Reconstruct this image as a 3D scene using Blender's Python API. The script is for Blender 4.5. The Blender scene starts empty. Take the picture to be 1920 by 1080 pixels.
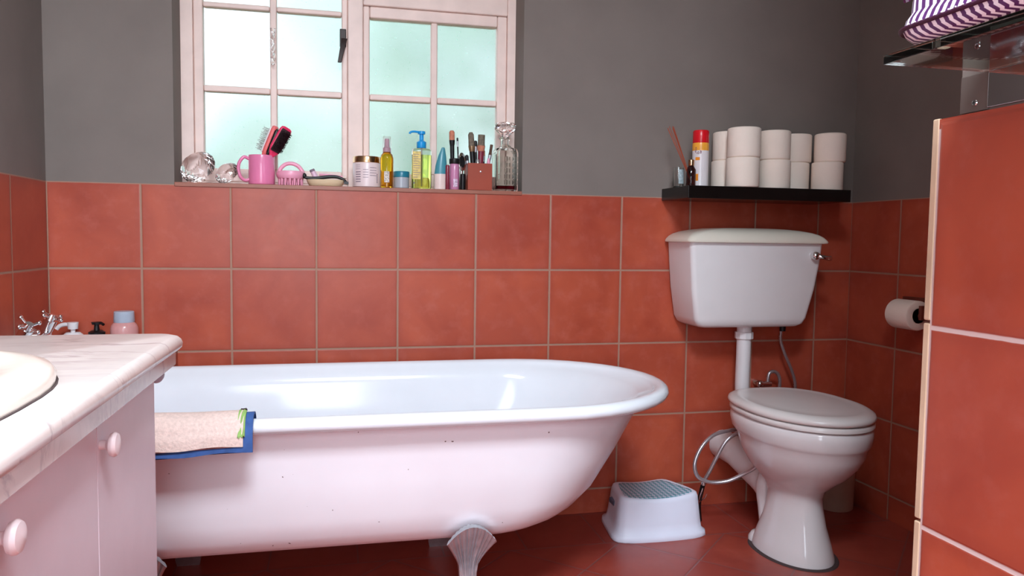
import bpy, bmesh, math, random
from mathutils import Vector, Matrix, Quaternion
random.seed(7)
PI = math.pi
COL = bpy.context.scene.collection

# ------------------------------------------------------------------ materials
def srgb(r, g, b):
    f = lambda c: (c/255)/12.92 if c/255 <= .04045 else (((c/255)+.055)/1.055)**2.4
    return (f(r), f(g), f(b), 1)

class NT:
    def __init__(s, name):
        s.m = bpy.data.materials.new(name); s.m.use_nodes = True
        s.t = s.m.node_tree; s.t.nodes.clear()
        s.out = s.n('ShaderNodeOutputMaterial')
        s.b = s.n('ShaderNodeBsdfPrincipled'); s.l(s.b.outputs[0], s.out.inputs[0])
    def n(s, typ, **kw):
        x = s.t.nodes.new(typ)
        for k, v in kw.items(): setattr(x, k, v)
        return x
    def l(s, a, b): s.t.links.new(a, b)
    def math(s, op, a, b=None, c=None, clamp=False):
        x = s.n('ShaderNodeMath', operation=op); x.use_clamp = clamp
        for i, v in enumerate((a, b, c)):
            if v is None: continue
            if isinstance(v, (int, float)): x.inputs[i].default_value = v
            else: s.l(v, x.inputs[i])
        return x.outputs[0]
    def rng(s, v, a, b, c=0, d=1):
        x = s.n('ShaderNodeMapRange'); s.l(v, x.inputs[0])
        for i, q in enumerate((a, b, c, d)): x.inputs[1+i].default_value = q
        return x.outputs[0]
    def mix(s, f, a, b):
        x = s.n('ShaderNodeMix', data_type='RGBA')
        for i, v in ((0, f), (6, a), (7, b)):
            if isinstance(v, (int, float)): x.inputs[i].default_value = v
            elif isinstance(v, tuple): x.inputs[i].default_value = v
            else: s.l(v, x.inputs[i])
        return x.outputs[2]
    def noise(s, vec, scale, detail=3, rough=.5, dist=0):
        x = s.n('ShaderNodeTexNoise'); s.l(vec, x.inputs['Vector'])
        x.inputs['Scale'].default_value = scale; x.inputs['Detail'].default_value = detail
        x.inputs['Roughness'].default_value = rough; x.inputs['Distortion'].default_value = dist
        return x.outputs[0]
    def obj(s): return s.n('ShaderNodeTexCoord').outputs['Object']
    def uv(s): return s.n('ShaderNodeTexCoord').outputs['UV']
    def sep(s, v):
        x = s.n('ShaderNodeSeparateXYZ'); s.l(v, x.inputs[0]); return x.outputs
    def comb(s, a, b, c=0):
        x = s.n('ShaderNodeCombineXYZ')
        for i, v in enumerate((a, b, c)):
            if isinstance(v, (int, float)): x.inputs[i].default_value = v
            else: s.l(v, x.inputs[i])
        return x.outputs[0]
    def bump(s, h, strength=.3, dist=.002):
        x = s.n('ShaderNodeBump'); x.inputs['Strength'].default_value = strength
        x.inputs['Distance'].default_value = dist; s.l(h, x.inputs['Height'])
        s.l(x.outputs[0], s.b.inputs['Normal'])
    def set(s, **kw):
        names = dict(color='Base Color', rough='Roughness', metal='Metallic', trans='Transmission Weight',
                     ior='IOR', spec='Specular IOR Level', coat='Coat Weight', sss='Subsurface Weight', sheen='Sheen Weight')
        for k, v in kw.items():
            i = s.b.inputs[names[k]]
            if isinstance(v, (int, float, tuple)): i.default_value = v
            else: s.l(v, i)
        return s.m

def simple(name, col, rough=.5, metal=0, var=.08, scale=12, trans=0, ior=1.45, bump=0, bscale=60, spec=.5, coat=0):
    g = NT(name); v = g.noise(g.obj(), scale, 4)
    dark = tuple(c*(1-var) for c in col[:3])+(1,); lite = tuple(min(1, c*(1+var)) for c in col[:3])+(1,)
    g.set(color=g.mix(g.rng(v, .3, .7), dark, lite), rough=rough, metal=metal, trans=trans, ior=ior, spec=spec, coat=coat)
    if bump: g.bump(g.noise(g.obj(), bscale, 3), bump, .002)
    return g.m

PAINT = srgb(123, 113, 107)
def tile_colour(g, u, v, width=.25, gw=.0024):
    pu = g.math('FRACT', u); pv = g.math('FRACT', v)
    du = g.math('MINIMUM', pu, g.math('SUBTRACT', 1.0, pu)); dv = g.math('MINIMUM', pv, g.math('SUBTRACT', 1.0, pv))
    d = g.math('MULTIPLY', g.math('MINIMUM', du, dv), width)
    o = g.obj()
    wob = g.math('MULTIPLY', g.math('SUBTRACT', g.noise(o, 40, 3), .5), .0016)
    d2 = g.math('ADD', d, wob)
    grout = g.rng(d2, gw, gw+.0012, 1, 0)
    wn = g.n('ShaderNodeTexWhiteNoise', noise_dimensions='2D')
    g.l(g.comb(g.math('FLOOR', u), g.math('FLOOR', v)), wn.inputs['Vector'])
    rnd = wn.outputs[0]
    n1 = g.noise(o, 4.5, 4, .55, .6); n2 = g.noise(o, 22, 5, .6)
    c = g.mix(g.rng(n1, .3, .7), srgb(158, 65, 45), srgb(189, 89, 62))
    c = g.mix(g.math('MULTIPLY', g.rng(n2, .5, .8), .35), c, srgb(200, 112, 98))
    c = g.mix(g.math('MULTIPLY', rnd, .32), c, srgb(150, 62, 52))
    edge = g.math('MULTIPLY', g.rng(d, .004, .022, 1, 0), g.math('MULTIPLY', n1, .5))
    c = g.mix(edge, c, srgb(140, 58, 50))
    return c, grout, d, n2

def tile_wall(name, ax, off, top=1.084, zoff=.084, painted=True, gw=.0024, groutc=srgb(160, 122, 104)):
    g = NT(name); x = g.sep(g.obj())
    u = g.math('DIVIDE', g.math('SUBTRACT', x[ax], off), .25)
    v = g.math('DIVIDE', g.math('SUBTRACT', x[2], zoff), .25)
    c, gr, d, n2 = tile_colour(g, u, v, gw=gw)
    if not painted: gr = g.math('MULTIPLY', gr, g.math('LESS_THAN', x[2], 1.075))
    c = g.mix(gr, c, groutc)
    isp = g.math('GREATER_THAN', x[2], top)
    pn = g.noise(g.obj(), 6, 5)
    paint = g.mix(g.rng(pn, .3, .7), tuple(k*.93 for k in PAINT[:3])+(1,), tuple(k*1.06 for k in PAINT[:3])+(1,))
    if painted: c = g.mix(isp, c, paint)
    r = g.math('ADD', g.rng(n2, .2, .8, .30, .44), g.math('MULTIPLY', gr, .3))
    if painted: r = g.math('ADD', g.math('MULTIPLY', isp, .8), g.math('MULTIPLY', r, g.math('SUBTRACT', 1.0, isp)))
    g.set(color=c, rough=r, spec=.4)
    h = g.math('ADD', g.math('MULTIPLY', g.rng(d, .0015, .005), 1.0), g.math('MULTIPLY', n2, .15))
    if painted: h = g.math('ADD', g.math('MULTIPLY', h, g.math('SUBTRACT', 1.0, isp)), g.math('MULTIPLY', g.noise(g.obj(), 90, 3), .12))
    g.bump(h, .5, .0015)
    return g.m

def floor_mat():
    g = NT('floor_tiles'); x = g.sep(g.obj()); X, Y = x[0], x[1]
    s = .25*math.sqrt(2)
    border = g.math('GREATER_THAN', Y, -.262)
    ud = g.math('DIVIDE', g.math('SUBTRACT', g.math('SUBTRACT', X, Y), 2.285), s)
    vd = g.math('DIVIDE', g.math('SUBTRACT', g.math('ADD', X, Y), 1.06), s)
    ub = g.math('DIVIDE', g.math('SUBTRACT', X, 2.12), .25)
    vb = g.math('DIVIDE', g.math('ADD', Y, .262), .25)
    sel = lambda a, b: g.math('ADD', g.math('MULTIPLY', a, g.math('SUBTRACT', 1.0, border)), g.math('MULTIPLY', b, border))
    c, gr, d, n2 = tile_colour(g, sel(ud, ub), sel(vd, vb), gw=.0014)
    ln = g.rng(g.math('ABSOLUTE', g.math('ADD', Y, .262)), .0018, .0032, 1, 0)
    gr = g.math('MAXIMUM', gr, ln)
    c = g.mix(.45, c, srgb(128, 48, 50))
    c = g.mix(gr, c, srgb(128, 80, 76))
    g.set(color=c, rough=g.rng(n2, .2, .8, .26, .42), spec=.5)
    g.bump(g.math('ADD', g.rng(d, .001, .004), g.math('MULTIPLY', n2, .2)), .35, .0012)
    return g.m

def marble():
    g = NT('marble'); o = g.obj()
    mp = g.n('ShaderNodeMapping'); g.l(o, mp.inputs[0]); mp.inputs['Rotation'].default_value = (0, 0, .12); mp.inputs['Scale'].default_value = (1, 4.2, 2)
    n = g.noise(mp.outputs[0], 2.2, 6, .6, .8)
    vein = g.rng(g.math('ABSOLUTE', g.math('SUBTRACT', n, .5)), .0, .03, 1, 0)
    n2 = g.noise(o, 9, 4)
    c = g.mix(g.rng(n2, .3, .7), srgb(204, 191, 186), srgb(220, 209, 204))
    c = g.mix(g.math('MULTIPLY', vein, g.rng(g.noise(o, 6, 3), .4, .65, 0, .55)), c, srgb(140, 120, 124))
    g.set(color=c, rough=.22, spec=.5)
    return g.m

def stripes(name, a, b, pitch):
    g = NT(name); x = g.sep(g.uv())
    f = g.math('FRACT', g.math('DIVIDE', x[0], pitch))
    k = g.rng(g.math('ABSOLUTE', g.math('SUBTRACT', f, .5)), .22, .27)
    g.set(color=g.mix(k, a, b), rough=.42)
    g.bump(g.noise(g.obj(), 30, 3), .3, .004)
    return g.m

M = {}
M['back'] = tile_wall('back_wall_tiles', 0, 0)
M['side'] = tile_wall('side_wall_tiles', 1, 0)
M['part'] = tile_wall('partition_tiles', 1, -1.654, painted=False, gw=.0022, groutc=srgb(214, 190, 186))
M['plain'] = simple('grey_wall_paint', PAINT, .75, bump=.12, bscale=90)
M['ceil'] = simple('ceiling_paint', srgb(225, 220, 215), .8)
M['floor'] = floor_mat()
M['marble'] = marble()
M['wood_white'] = simple('window_paint', srgb(236, 212, 202), .42, bump=.15, bscale=70)
M['cabinet'] = simple('cabinet_paint', srgb(224, 211, 220), .38, var=.03, bump=.05)
M['knob'] = simple('knob_paint', srgb(234, 216, 218), .3, var=.03)
M['enamel'] = simple('white_enamel', srgb(226, 228, 234), .12, var=.015)
M['tub_out'] = None
M['ceramic'] = simple('sanitary_ceramic', srgb(228, 224, 225), .1, var=.015)
M['seat'] = simple('seat_plastic', srgb(224, 218, 216), .2, var=.015)
M['plastic'] = simple('white_plastic', srgb(226, 224, 226), .35, var=.02)
M['stool'] = simple('stool_plastic', srgb(226, 230, 246), .38, var=.02)
M['beige'] = simple('beige_plastic', srgb(196, 170, 150), .45)
M['chrome'] = simple('chrome', (.8, .8, .8, 1), .1, 1, .03)
M['steel'] = simple('cast_aluminium', (.56, .56, .60, 1), .33, .65, .12, 40, bump=.3, bscale=120)
M['gold'] = simple('gold_metal', srgb(205, 165, 125), .22, 1)
M['black'] = simple('black_lacquer', srgb(20, 15, 14), .22, var=.2)
M['blackm'] = simple('black_plastic', srgb(18, 16, 18), .4, var=.2)
M['bronze'] = simple('dark_bronze', srgb(38, 24, 20), .45, .2)
M['pink'] = simple('pink_ceramic', srgb(228, 128, 168), .18, var=.05)
M['pinkp'] = simple('pink_plastic', srgb(234, 160, 184), .3)
M['hot'] = simple('hot_pink_plastic', srgb(225, 50, 95), .3)
M['salmon'] = simple('salmon_plastic', srgb(232, 110, 110), .25)
M['bristle'] = simple('maroon_bristles', srgb(45, 14, 22), .6, var=.3, scale=200)
M['pins'] = simple('pale_pins', srgb(190, 195, 190), .4)
M['paper'] = simple('toilet_paper', srgb(244, 229, 216), .9, var=.03, bump=.3, bscale=150)
M['card'] = simple('cardboard', srgb(120, 70, 52), .85)
M['red'] = simple('red_plastic', srgb(205, 22, 34), .25)
M['orange'] = simple('orange_print', srgb(232, 140, 40), .3)
M['can'] = simple('can_white', srgb(222, 214, 216), .22, var=.03)
M['reed'] = simple('reed', srgb(160, 70, 42), .6)
M['jar'] = simple('pearl_jar', srgb(226, 206, 206), .3, var=.03)
M['print'] = simple('grey_print', srgb(130, 110, 125), .5)
M['teal'] = simple('teal_plastic', srgb(38, 120, 142), .3)
M['blue'] = simple('blue_pump_plastic', srgb(30, 150, 215), .3)
M['rust'] = simple('rust_box', srgb(150, 58, 34), .45)
M['cream'] = simple('cream_ceramic', srgb(222, 200, 165), .3)
M['grey'] = simple('grey_bristle', srgb(110, 98, 84), .8, scale=150, var=.3)
M['tan'] = simple('tan_bristle', srgb(190, 120, 95), .8, scale=150, var=.2)
M['maroon'] = simple('maroon_plastic', srgb(130, 45, 62), .3)
M['mauve'] = simple('mauve_plastic', srgb(196, 130, 165), .25)
M['mould'] = simple('trim_stone', srgb(206, 178, 150), .45, var=.1, bump=.2)
M['sealant'] = simple('dark_sealant', srgb(70, 55, 55), .8)
M['piping'] = simple('purple_piping', srgb(62, 22, 50), .35)
M['bag'] = stripes('striped_fabric', srgb(245, 240, 250), srgb(84, 38, 96), .0098)
M['hem'] = simple('blue_hem', srgb(52, 84, 142), .85, scale=60, var=.2)
M['green'] = simple('green_backing', srgb(138, 172, 96), .8)
M['mat'] = simple('mat_pile', srgb(218, 193, 184), .95, var=.10, scale=160, bump=.8, bscale=220)
M['teeth'] = M['pinkp']

def glassy(name, col, rough=0, ior=1.45):
    g = NT(name); n = g.noise(g.obj(), 8, 2)
    g.set(color=g.mix(n, col, tuple(min(1, c*1.02) for c in col[:3])+(1,)), rough=rough, trans=1.0, ior=ior)
    return g.m
M['cut'] = glassy('cut_glass', (.97, .97, .94, 1), .03, 1.2)
M['crystal'] = glassy('cut_crystal', (.99, .96, .96, 1), 0, 1.38)
M['glass'] = glassy('clear_glass', (.93, .96, .95, 1), 0, 1.45)
M['shelfglass'] = glassy('shelf_glass', (.62, .72, .66, 1), .02, 1.5)
M['amber'] = glassy('amber_oil', srgb(245, 185, 40), .02, 1.4)
M['liquid'] = glassy('yellow_gel', srgb(235, 240, 130), .02, 1.35)
M['winered'] = glassy('red_liquid', srgb(150, 20, 40), .02, 1.35)
M['clearpl'] = glassy('clear_plastic', (.96, .93, .95, 1), .08, 1.1)
M['frostblue'] = simple('pale_blue_plastic', srgb(172, 184, 200), .3)
g = NT('frosted_pane'); nn = g.noise(g.obj(), 140, 2)
g.set(color=(.96, .99, .97, 1), rough=g.rng(nn, .3, .7, .26, .34), trans=1.0, ior=1.3); g.bump(nn, .10, .0006)
M['pane'] = g.m
g = NT('mirror_glass'); g.set(color=g.mix(g.noise(g.obj(), 3, 2), (.62, .58, .6, 1), (.68, .64, .66, 1)), rough=.03, metal=1.0)
M['mirror'] = g.m
# tub shell: white enamel, outside a softer painted finish with a few chips
g = NT('painted_tub_outside'); o = g.obj(); ch = g.noise(o, 80, 1)
c = g.mix(g.rng(g.noise(o, 5, 3), .3, .7), srgb(236, 230, 236), srgb(240, 236, 242))
c = g.mix(g.rng(ch, .80, .806), c, srgb(120, 100, 100))
g.set(color=c, rough=.3); M['tub_out'] = g.m
# braided hose
g = NT('braided_hose'); w = g.n('ShaderNodeTexWave'); g.l(g.obj(), w.inputs[0]); w.inputs['Scale'].default_value = 220
g.set(color=g.mix(w.outputs[1], (.30, .28, .30, 1), (.75, .72, .75, 1)), rough=.3, metal=.8); M['hose'] = g.m
# stool anti-slip top
g = NT('antislip_pattern'); x = g.sep(g.obj())
a = g.math('SINE', g.math('MULTIPLY', x[0], 420)); b_ = g.math('SINE', g.math('MULTIPLY', x[1], 420))
g.set(color=g.mix(g.rng(g.math('ADD', a, b_), -.3, .2), srgb(196, 206, 224), srgb(84, 152, 168)), rough=.5); M['slip'] = g.m
g = NT('foliage'); n = g.noise(g.obj(), 3.5, 5)
g.set(color=g.mix(g.rng(n, .35, .65), (.33, .50, .39, 1), (.64, .80, .68, 1)), rough=.5); M['leaf'] = g.m
M['bark'] = simple('bark', srgb(110, 85, 65), .9)
M['mudwall'] = simple('garden_wall', srgb(225, 225, 215), .8)
M['ground'] = simple('garden_ground', srgb(120, 130, 85), .95)

# ------------------------------------------------------------------ mesh tools (all in world coordinates)
class B:
    def __init__(s): s.bm = bmesh.new(); s.uv = None
    def v(s, p): return s.bm.verts.new(p)
    def box(s, x0, x1, y0, y1, z0, z1, mi=0):
        vs = [s.v((x, y, z)) for x in (x0, x1) for y in (y0, y1) for z in (z0, z1)]
        for f in ((0, 1, 3, 2), (4, 6, 7, 5), (0, 4, 5, 1), (2, 3, 7, 6), (0, 2, 6, 4), (1, 5, 7, 3)):
            s.bm.faces.new([vs[i] for i in f]).material_index = mi
        return s
    def loft(s, rings, cap0=True, cap1=True, closed=True, uv=False, mi=None):
        R = [[s.v(p) for p in r] for r in rings]; n = len(R[0])
        if uv and s.uv is None: s.uv = s.bm.loops.layers.uv.new('UVMap')
        mid = rings[len(rings)//2]; acc = [0]
        for i in range(n): acc.append(acc[-1]+(Vector(mid[(i+1) % n])-Vector(mid[i])).length)
        for j in range(len(R)-1):
            for i in range(n if closed else n-1):
                k = (i+1) % n
                f = s.bm.faces.new((R[j][i], R[j][k], R[j+1][k], R[j+1][i]))
                if mi: f.material_index = mi[j]
                if uv:
                    for lp, (a, b) in zip(f.loops, ((i, j), (i+1, j), (i+1, j+1), (i, j+1))): lp[s.uv].uv = (acc[a], b)
        for flag, r, m in ((cap0, R[0], 0), (cap1, R[-1], -1)):
            if flag and closed:
                f = s.bm.faces.new(r)
                if mi: f.material_index = mi[m]
        return s
    def lathe(s, prof, c=(0, 0, 0), n=32, axis=(0, 0, 1)):
        q = Vector((0, 0, 1)).rotation_difference(Vector(axis).normalized()); c = Vector(c)
        rings = []
        for r, z in prof:
            rings.append([c+q@Vector((max(r, 1e-5)*math.cos(t), max(r, 1e-5)*math.sin(t), z)) for t in (2*PI*i/n for i in range(n))])
        return s.loft(rings)
    def cyl(s, a, b, r0, r1=None, n=24):
        a = Vector(a); b = Vector(b); d = b-a; r1 = r0 if r1 is None else r1
        return s.lathe([(r0, 0), (r1, d.length)], a, n, d)
    def tube(s, pts, r, n=12, sm=6, rad=None):
        P = smooth(pts, sm) if sm > 1 else [Vector(p) for p in pts]
        N = len(P); rings = []
        t0 = (P[1]-P[0]).normalized(); up = Vector((0, 0, 1)) if abs(t0.z) < .9 else Vector((1, 0, 0))
        nrm = t0.cross(up).normalized()
        for i, p in enumerate(P):
            t = (P[min(i+1, N-1)]-P[max(i-1, 0)]).normalized()
            nrm = (nrm-t*nrm.dot(t)).normalized(); bn = t.cross(nrm)
            rr = r if rad is None else rad(i/(N-1))
            rings.append([p+nrm*rr*math.cos(a)+bn*rr*math.sin(a) for a in (2*PI*k/n for k in range(n))])
        return s.loft(rings)
    def ball(s, c, r, sc=(1, 1, 1), seg=20):
        m = Matrix.Translation(c) @ Matrix.Diagonal((sc[0], sc[1], sc[2], 1))
        bmesh.ops.create_uvsphere(s.bm, u_segments=seg, v_segments=seg//2+2, radius=r, matrix=m); return s
    def xf(s, m): s.bm.transform(m); return s

def smooth(pts, k):
    P = [Vector(p) for p in pts]; out = []
    for i in range(len(P)-1):
        p0 = P[max(i-1, 0)]; p1 = P[i]; p2 = P[i+1]; p3 = P[min(i+2, len(P)-1)]
        for j in range(k):
            t = j/k
            out.append(.5*((2*p1)+(-p0+p2)*t+(2*p0-5*p1+4*p2-p3)*t*t+(-p0+3*p1-3*p2+p3)*t**3))
    out.append(P[-1]); return out

def rrect(x0, x1, y0, y1, z, r, k=5):
    r = min(r, (x1-x0)/2-1e-4, (y1-y0)/2-1e-4); out = []
    for cx, cy, a in ((x1-r, y1-r, 0), (x0+r, y1-r, PI/2), (x0+r, y0+r, PI), (x1-r, y0+r, 1.5*PI)):
        for i in range(k+1):
            t = a+i/k*PI/2; out.append((cx+r*math.cos(t), cy+r*math.sin(t), z))
    return out

ROOTS = {}
def wloc(o):
    v = Vector((0, 0, 0))
    while o: v += o.location; o = o.parent
    return v

def obj(name, b, mats, parent=None, loc=None, bevel=0, seg=2, sharp=38, flat=False, subsurf=0):
    """one mesh object; geometry arrives in world coordinates"""
    org = wloc(parent) if parent else Vector(loc or (0, 0, 0))
    bmesh.ops.recalc_face_normals(b.bm, faces=b.bm.faces)
    b.bm.transform(Matrix.Translation(-org))
    me = bpy.data.meshes.new(name); b.bm.to_mesh(me); b.bm.free()
    for m in (mats if isinstance(mats, (list, tuple)) else [mats]): me.materials.append(m)
    if not flat:
        me.shade_smooth(); me.set_sharp_from_angle(angle=math.radians(sharp))
    o = bpy.data.objects.new(name, me); COL.objects.link(o)
    if parent: o.parent = parent
    elif loc: o.location = loc
    if bevel:
        md = o.modifiers.new('bevel', 'BEVEL'); md.width = bevel; md.segments = seg; md.limit_method = 'ANGLE'; md.angle_limit = .6; md.harden_normals = True
    if subsurf:
        md = o.modifiers.new('sub', 'SUBSURF'); md.levels = subsurf; md.render_levels = subsurf
    return o

def tag(o, label=None, cat=None, group=None, kind=None):
    if label: o['label'] = label
    if cat: o['category'] = cat
    if group: o['group'] = group
    if kind: o['kind'] = kind
    return o
def thing(name, loc, label, cat, group=None):
    o = bpy.data.objects.new(name, None); COL.objects.link(o); o.location = loc; o.empty_display_size = .05
    return tag(o, label, cat, group)
def dup(root, dloc, label=None):
    r = root.copy(); COL.objects.link(r); r.location = root.location+Vector(dloc)
    if label: r['label'] = label
    for ch in root.children:
        c = ch.copy(); COL.objects.link(c); c.parent = r
        for gch in ch.children:
            d = gch.copy(); COL.objects.link(d); d.parent = c
    return r
def struct(name, b, m, **kw): return tag(obj(name, b, m, **kw), kind='structure')

# ------------------------------------------------------------------ the room
XR = 2.637; YF = -3.6; H = 2.5; SILL = 1.091
WX0, WX1, WZ1, WD = .343, 1.402, 2.02, .27      # window opening
struct('floor', B().box(-.15, XR+.15, YF-.15, .0, -.1, 0), M['floor'], flat=True)
b = B()
b.box(-.15, WX0, 0, WD, -.1, H); b.box(WX1, XR+.15, 0, WD, -.1, H)
b.box(WX0, WX1, 0, WD, -.1, SILL-.013); b.box(WX0, WX1, 0, WD, WZ1, H)
struct('wall_back', b, M['back'], flat=True)
struct('wall_left', B().box(-.15, 0, YF, 0, 0, H), M['side'], flat=True)
struct('wall_right', B().box(XR, XR+.15, YF, 0, 0, H), M['side'], flat=True)
struct('wall_front', B().box(-.15, XR+.15, YF-.15, YF, 0, H), M['plain'], flat=True)
# ceiling with a roof-light opening
SX0, SX1, SY0, SY1 = .55, 1.35, -3.05, -2.25
b = B(); b.box(-.15, SX0, YF-.15, WD, H, H+.12); b.box(SX1, XR+.15, YF-.15, WD, H, H+.12)
b.box(SX0, SX1, YF-.15, SY0, H, H+.12); b.box(SX0, SX1, SY1, WD, H, H+.12)
struct('ceiling', b, M['ceil'], flat=True)
b = B(); w = .035
b.box(SX0, SX0+w, SY0, SY1, H+.02, H+.12); b.box(SX1-w, SX1, SY0, SY1, H+.02, H+.12)
b.box(SX0+w, SX1-w, SY0, SY0+w, H+.02, H+.12); b.box(SX0+w, SX1-w, SY1-w, SY1, H+.02, H+.12)
struct('window_2', b, M['wood_white'], flat=True)
# partition on the right: painted block with a tiled lower facing
PX = 1.52; PY = -1.654
struct('wall_partition', B().box(PX+.006, XR, -2.9, -1.679, 0, H), M['plain'], flat=True)  # unseen depth made solid to the right wall to keep the toilet corner dark
struct('wall_partition_tiling', B().box(PX, PX+.03, -2.9, PY, 0, 1.087), M['part'], flat=True)
b = B()
for k, (z0, z1) in enumerate(((0, .089), (.0925, .339), (.3425, .589), (.5925, .839), (.8425, 1.088))):
    b.box(PX-.001, PX+.012, PY, PY+.0105, z0, z1)
struct('trim_1', b, M['mould'], bevel=.002)
struct('trim_2', B().box(WX0, WX1, -.004, .27, SILL-.013, SILL), simple('sill_tile', srgb(150, 92, 74), .4), bevel=.002)
struct('trim_3', B().box(0, .345, -.085, 0, 0, .60), M['back'], flat=True)   # low tiled ledge behind the bath

# ------------------------------------------------------------------ window
win = tag(bpy.data.objects.new('window_1', None), kind='structure'); COL.objects.link(win); win.location = (.87, .12, SILL)
win['label'] = 'white painted cottage window with small frosted panes above the bath'
Y0, Y1 = .12, .175
b = B()
b.box(WX0-.01, .379, Y0, Y1, SILL, WZ1); b.box(.847, .896, Y0, Y1, SILL, WZ1); b.box(1.374, WX1+.01, Y0, Y1, SILL, WZ1)
b.box(.379, .847, Y0, Y1, SILL, SILL+.013); b.box(.896, 1.374, Y0, Y1, SILL, SILL+.013)
b.box(.379, .847, Y0, Y1, 1.985, WZ1); b.box(.896, 1.374, Y0, Y1, 1.985, WZ1)
b.box(.896, 1.374, Y0, Y1, 1.683, 1.75)
obj('window_frame', b, M['wood_white'], win, bevel=.004)
def casement(x0, x1, z0, z1, sl, sr, sb, st, xm, zms):
    b = B(); ya, yb = Y0+.008, Y1-.008
    b.box(x0, x0+sl, ya, yb, z0, z1); b.box(x1-sr, x1, ya, yb, z0, z1)
    b.box(x0+sl, x1-sr, ya, yb, z0, z0+sb); b.box(x0+sl, x1-sr, ya, yb, z1-st, z1)
    xm0, xm1 = xm
    b.box(xm0, xm1, ya+.004, yb-.004, z0+sb, z1-st)
    for (a, c) in zms:
        b.box(x0+sl, xm0, ya+.004, yb-.004, a, c); b.box(xm1, x1-sr, ya+.004, yb-.004, a, c)
    o = obj('casement', b, M['wood_white'], win, bevel=.005, seg=2)
    # stepped inner moulding of the rails
    obj('glass_pane', B().box(x0+sl-.004, x1-sr+.004, Y0+.030, Y0+.034, z0+sb-.004, z1-st+.004), M['pane'], o, flat=True)
    return o
cl = casement(.379, .847, SILL+.013, 1.985, .028, .019, .042, .03, (.606, .627), ((1.384, 1.404), (1.644, 1.660), (1.84, 1.86)))
cr = casement(.896, 1.374, SILL+.013, 1.683, .021, .033, .042, .037, (1.1175, 1.1395), ((1.383, 1.403),))
ct = casement(.896, 1.374, 1.75, 1.985, .021, .033, .03, .03, (1.1175, 1.1395), ())
b = B(); b.box(.822, .842, .112, .128, 1.545, 1.60)
b.loft([[(.826, .108, 1.57), (.846, .108, 1.57), (.846, .120, 1.57), (.826, .120, 1.57)],
        [(.824, .098, 1.545), (.840, .098, 1.545), (.840, .108, 1.545), (.824, .108, 1.545)],
        [(.815, .094, 1.49), (.827, .094, 1.49), (.827, .102, 1.49), (.815, .102, 1.49)]])
obj('window_latch', b, M['bronze'], win, bevel=.002)
# twisted pendant hanging against the glazing bar
b = B()
for ph in (0, PI):
    b.tube([(.617+.006*math.cos(ph+t*.9), .112+.006*math.sin(ph+t*.9), 1.585-.0085*t) for t in range(14)], .0028, 6, 3)
tag(obj('twisted_pendant', b, M['crystal'], loc=(.617, .112, 1.585)), 'small twisted glass pendant hanging on the glazing bar of the window', 'ornament')

# garden behind the frosted panes
def shrub(x, y, z, r, label, n=1500):
    t = thing('garden_shrub', (x, y, 0), label, 'shrub', 'shrubs outside the frosted window')
    bm = B(); rnd = random.Random(int(x*100+y*10)); leaves = bm
    for i in range(n):
        d = Vector((rnd.gauss(0, 1), rnd.gauss(0, 1), rnd.gauss(0, 1))).normalized()*r*rnd.uniform(.55, 1)
        c = Vector((x, y, z))+Vector((d.x, d.y, d.z*1.25)); s_ = rnd.uniform(.05, .11)
        a = Vector((rnd.uniform(-1, 1), rnd.uniform(-1, 1), rnd.uniform(-1, 1))).normalized()
        u = a.orthogonal().normalized(); v = a.cross(u)
        bm.bm.faces.new([bm.v(c+u*s_), bm.v(c+v*s_*.5), bm.v(c-u*s_), bm.v(c-v*s_*.5)])
    obj('foliage', bm, M['leaf'], t, flat=True)
    obj('trunk', B().cyl((x, y, -.4), (x, y, z), .06, .03), M['bark'], t)
shrub(2.05, 2.9, 1.75, 1.25, 'tall blurred green shrub seen through the right-hand frosted panes', 2600)
shrub(.15, 5.6, 1.15, 1.1, 'low blurred green shrub seen through the lower left frosted panes', 1900)
shrub(.85, 7.7, 4.35, 1.3, 'overhanging blurred tree crown seen through the uppermost frosted panes', 1700)
struct('ground', B().box(-6, 9, WD, 12, -.5, -.4), M['ground'], flat=True)
struct('wall_garden', B().box(-6, 9, 9.5, 9.7, -.4, 1.6), M['mudwall'], flat=True)

# ------------------------------------------------------------------ bathtub
TUB = thing('bathtub', (.9, -.46, 0), 'white roll-top clawfoot bathtub along the tiled wall under the window', 'bathtub')
CX, CY = 1.30, -.46
def tubring(z, w, xe, xl, n=20, cyo=0, CX=1.30):
    """flat tap end at xl, rounded end reaching xe, half width w"""
    out = []; a = xe-CX
    for i in range(n+1):
        t = -PI/2+PI*i/n; out.append((CX+a*math.cos(t), CY+cyo+w*math.sin(t), z))
    for i in range(1, 9): out.append((CX-(CX-xl-.1)*i/8, CY+cyo+w, z))
    for i in range(1, 6):
        t = PI/2*i/5; out.append((xl+.1-.1*math.sin(t), CY+cyo+w-.1*(1-math.cos(t)), z))
    for i in range(0, 5):
        t = PI/2*i/5; out.append((xl+.1-.1*math.cos(t), CY+cyo-w+.1*(1-math.sin(t)), z))
    for i in range(0, 8): out.append((xl+.1+(CX-xl-.1)*i/8, CY+cyo-w, z))
    return out
XL = .06
outer = [(.203, .10, 1.31, .24, 1.10), (.208, .17, 1.335, .18, 1.12), (.215, .20, 1.358, .16, 1.14), (.226, .228, 1.388, .14, 1.16), (.242, .25, 1.416, .12, 1.18), (.265, .268, 1.447, .11, 1.20), (.31, .288, 1.49, .10, 1.23),
         (.40, .303, 1.549, .095, 1.26), (.48, .315, 1.594, .09, 1.285), (.512, .322, 1.612, .085, 1.295), (.530, .326, 1.620, .08, 1.30)]
rings = [tubring(z, w, xe, xl, CX=cx) for z, w, xe, xl, cx in outer]
nout = len(rings)
rim = []
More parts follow.
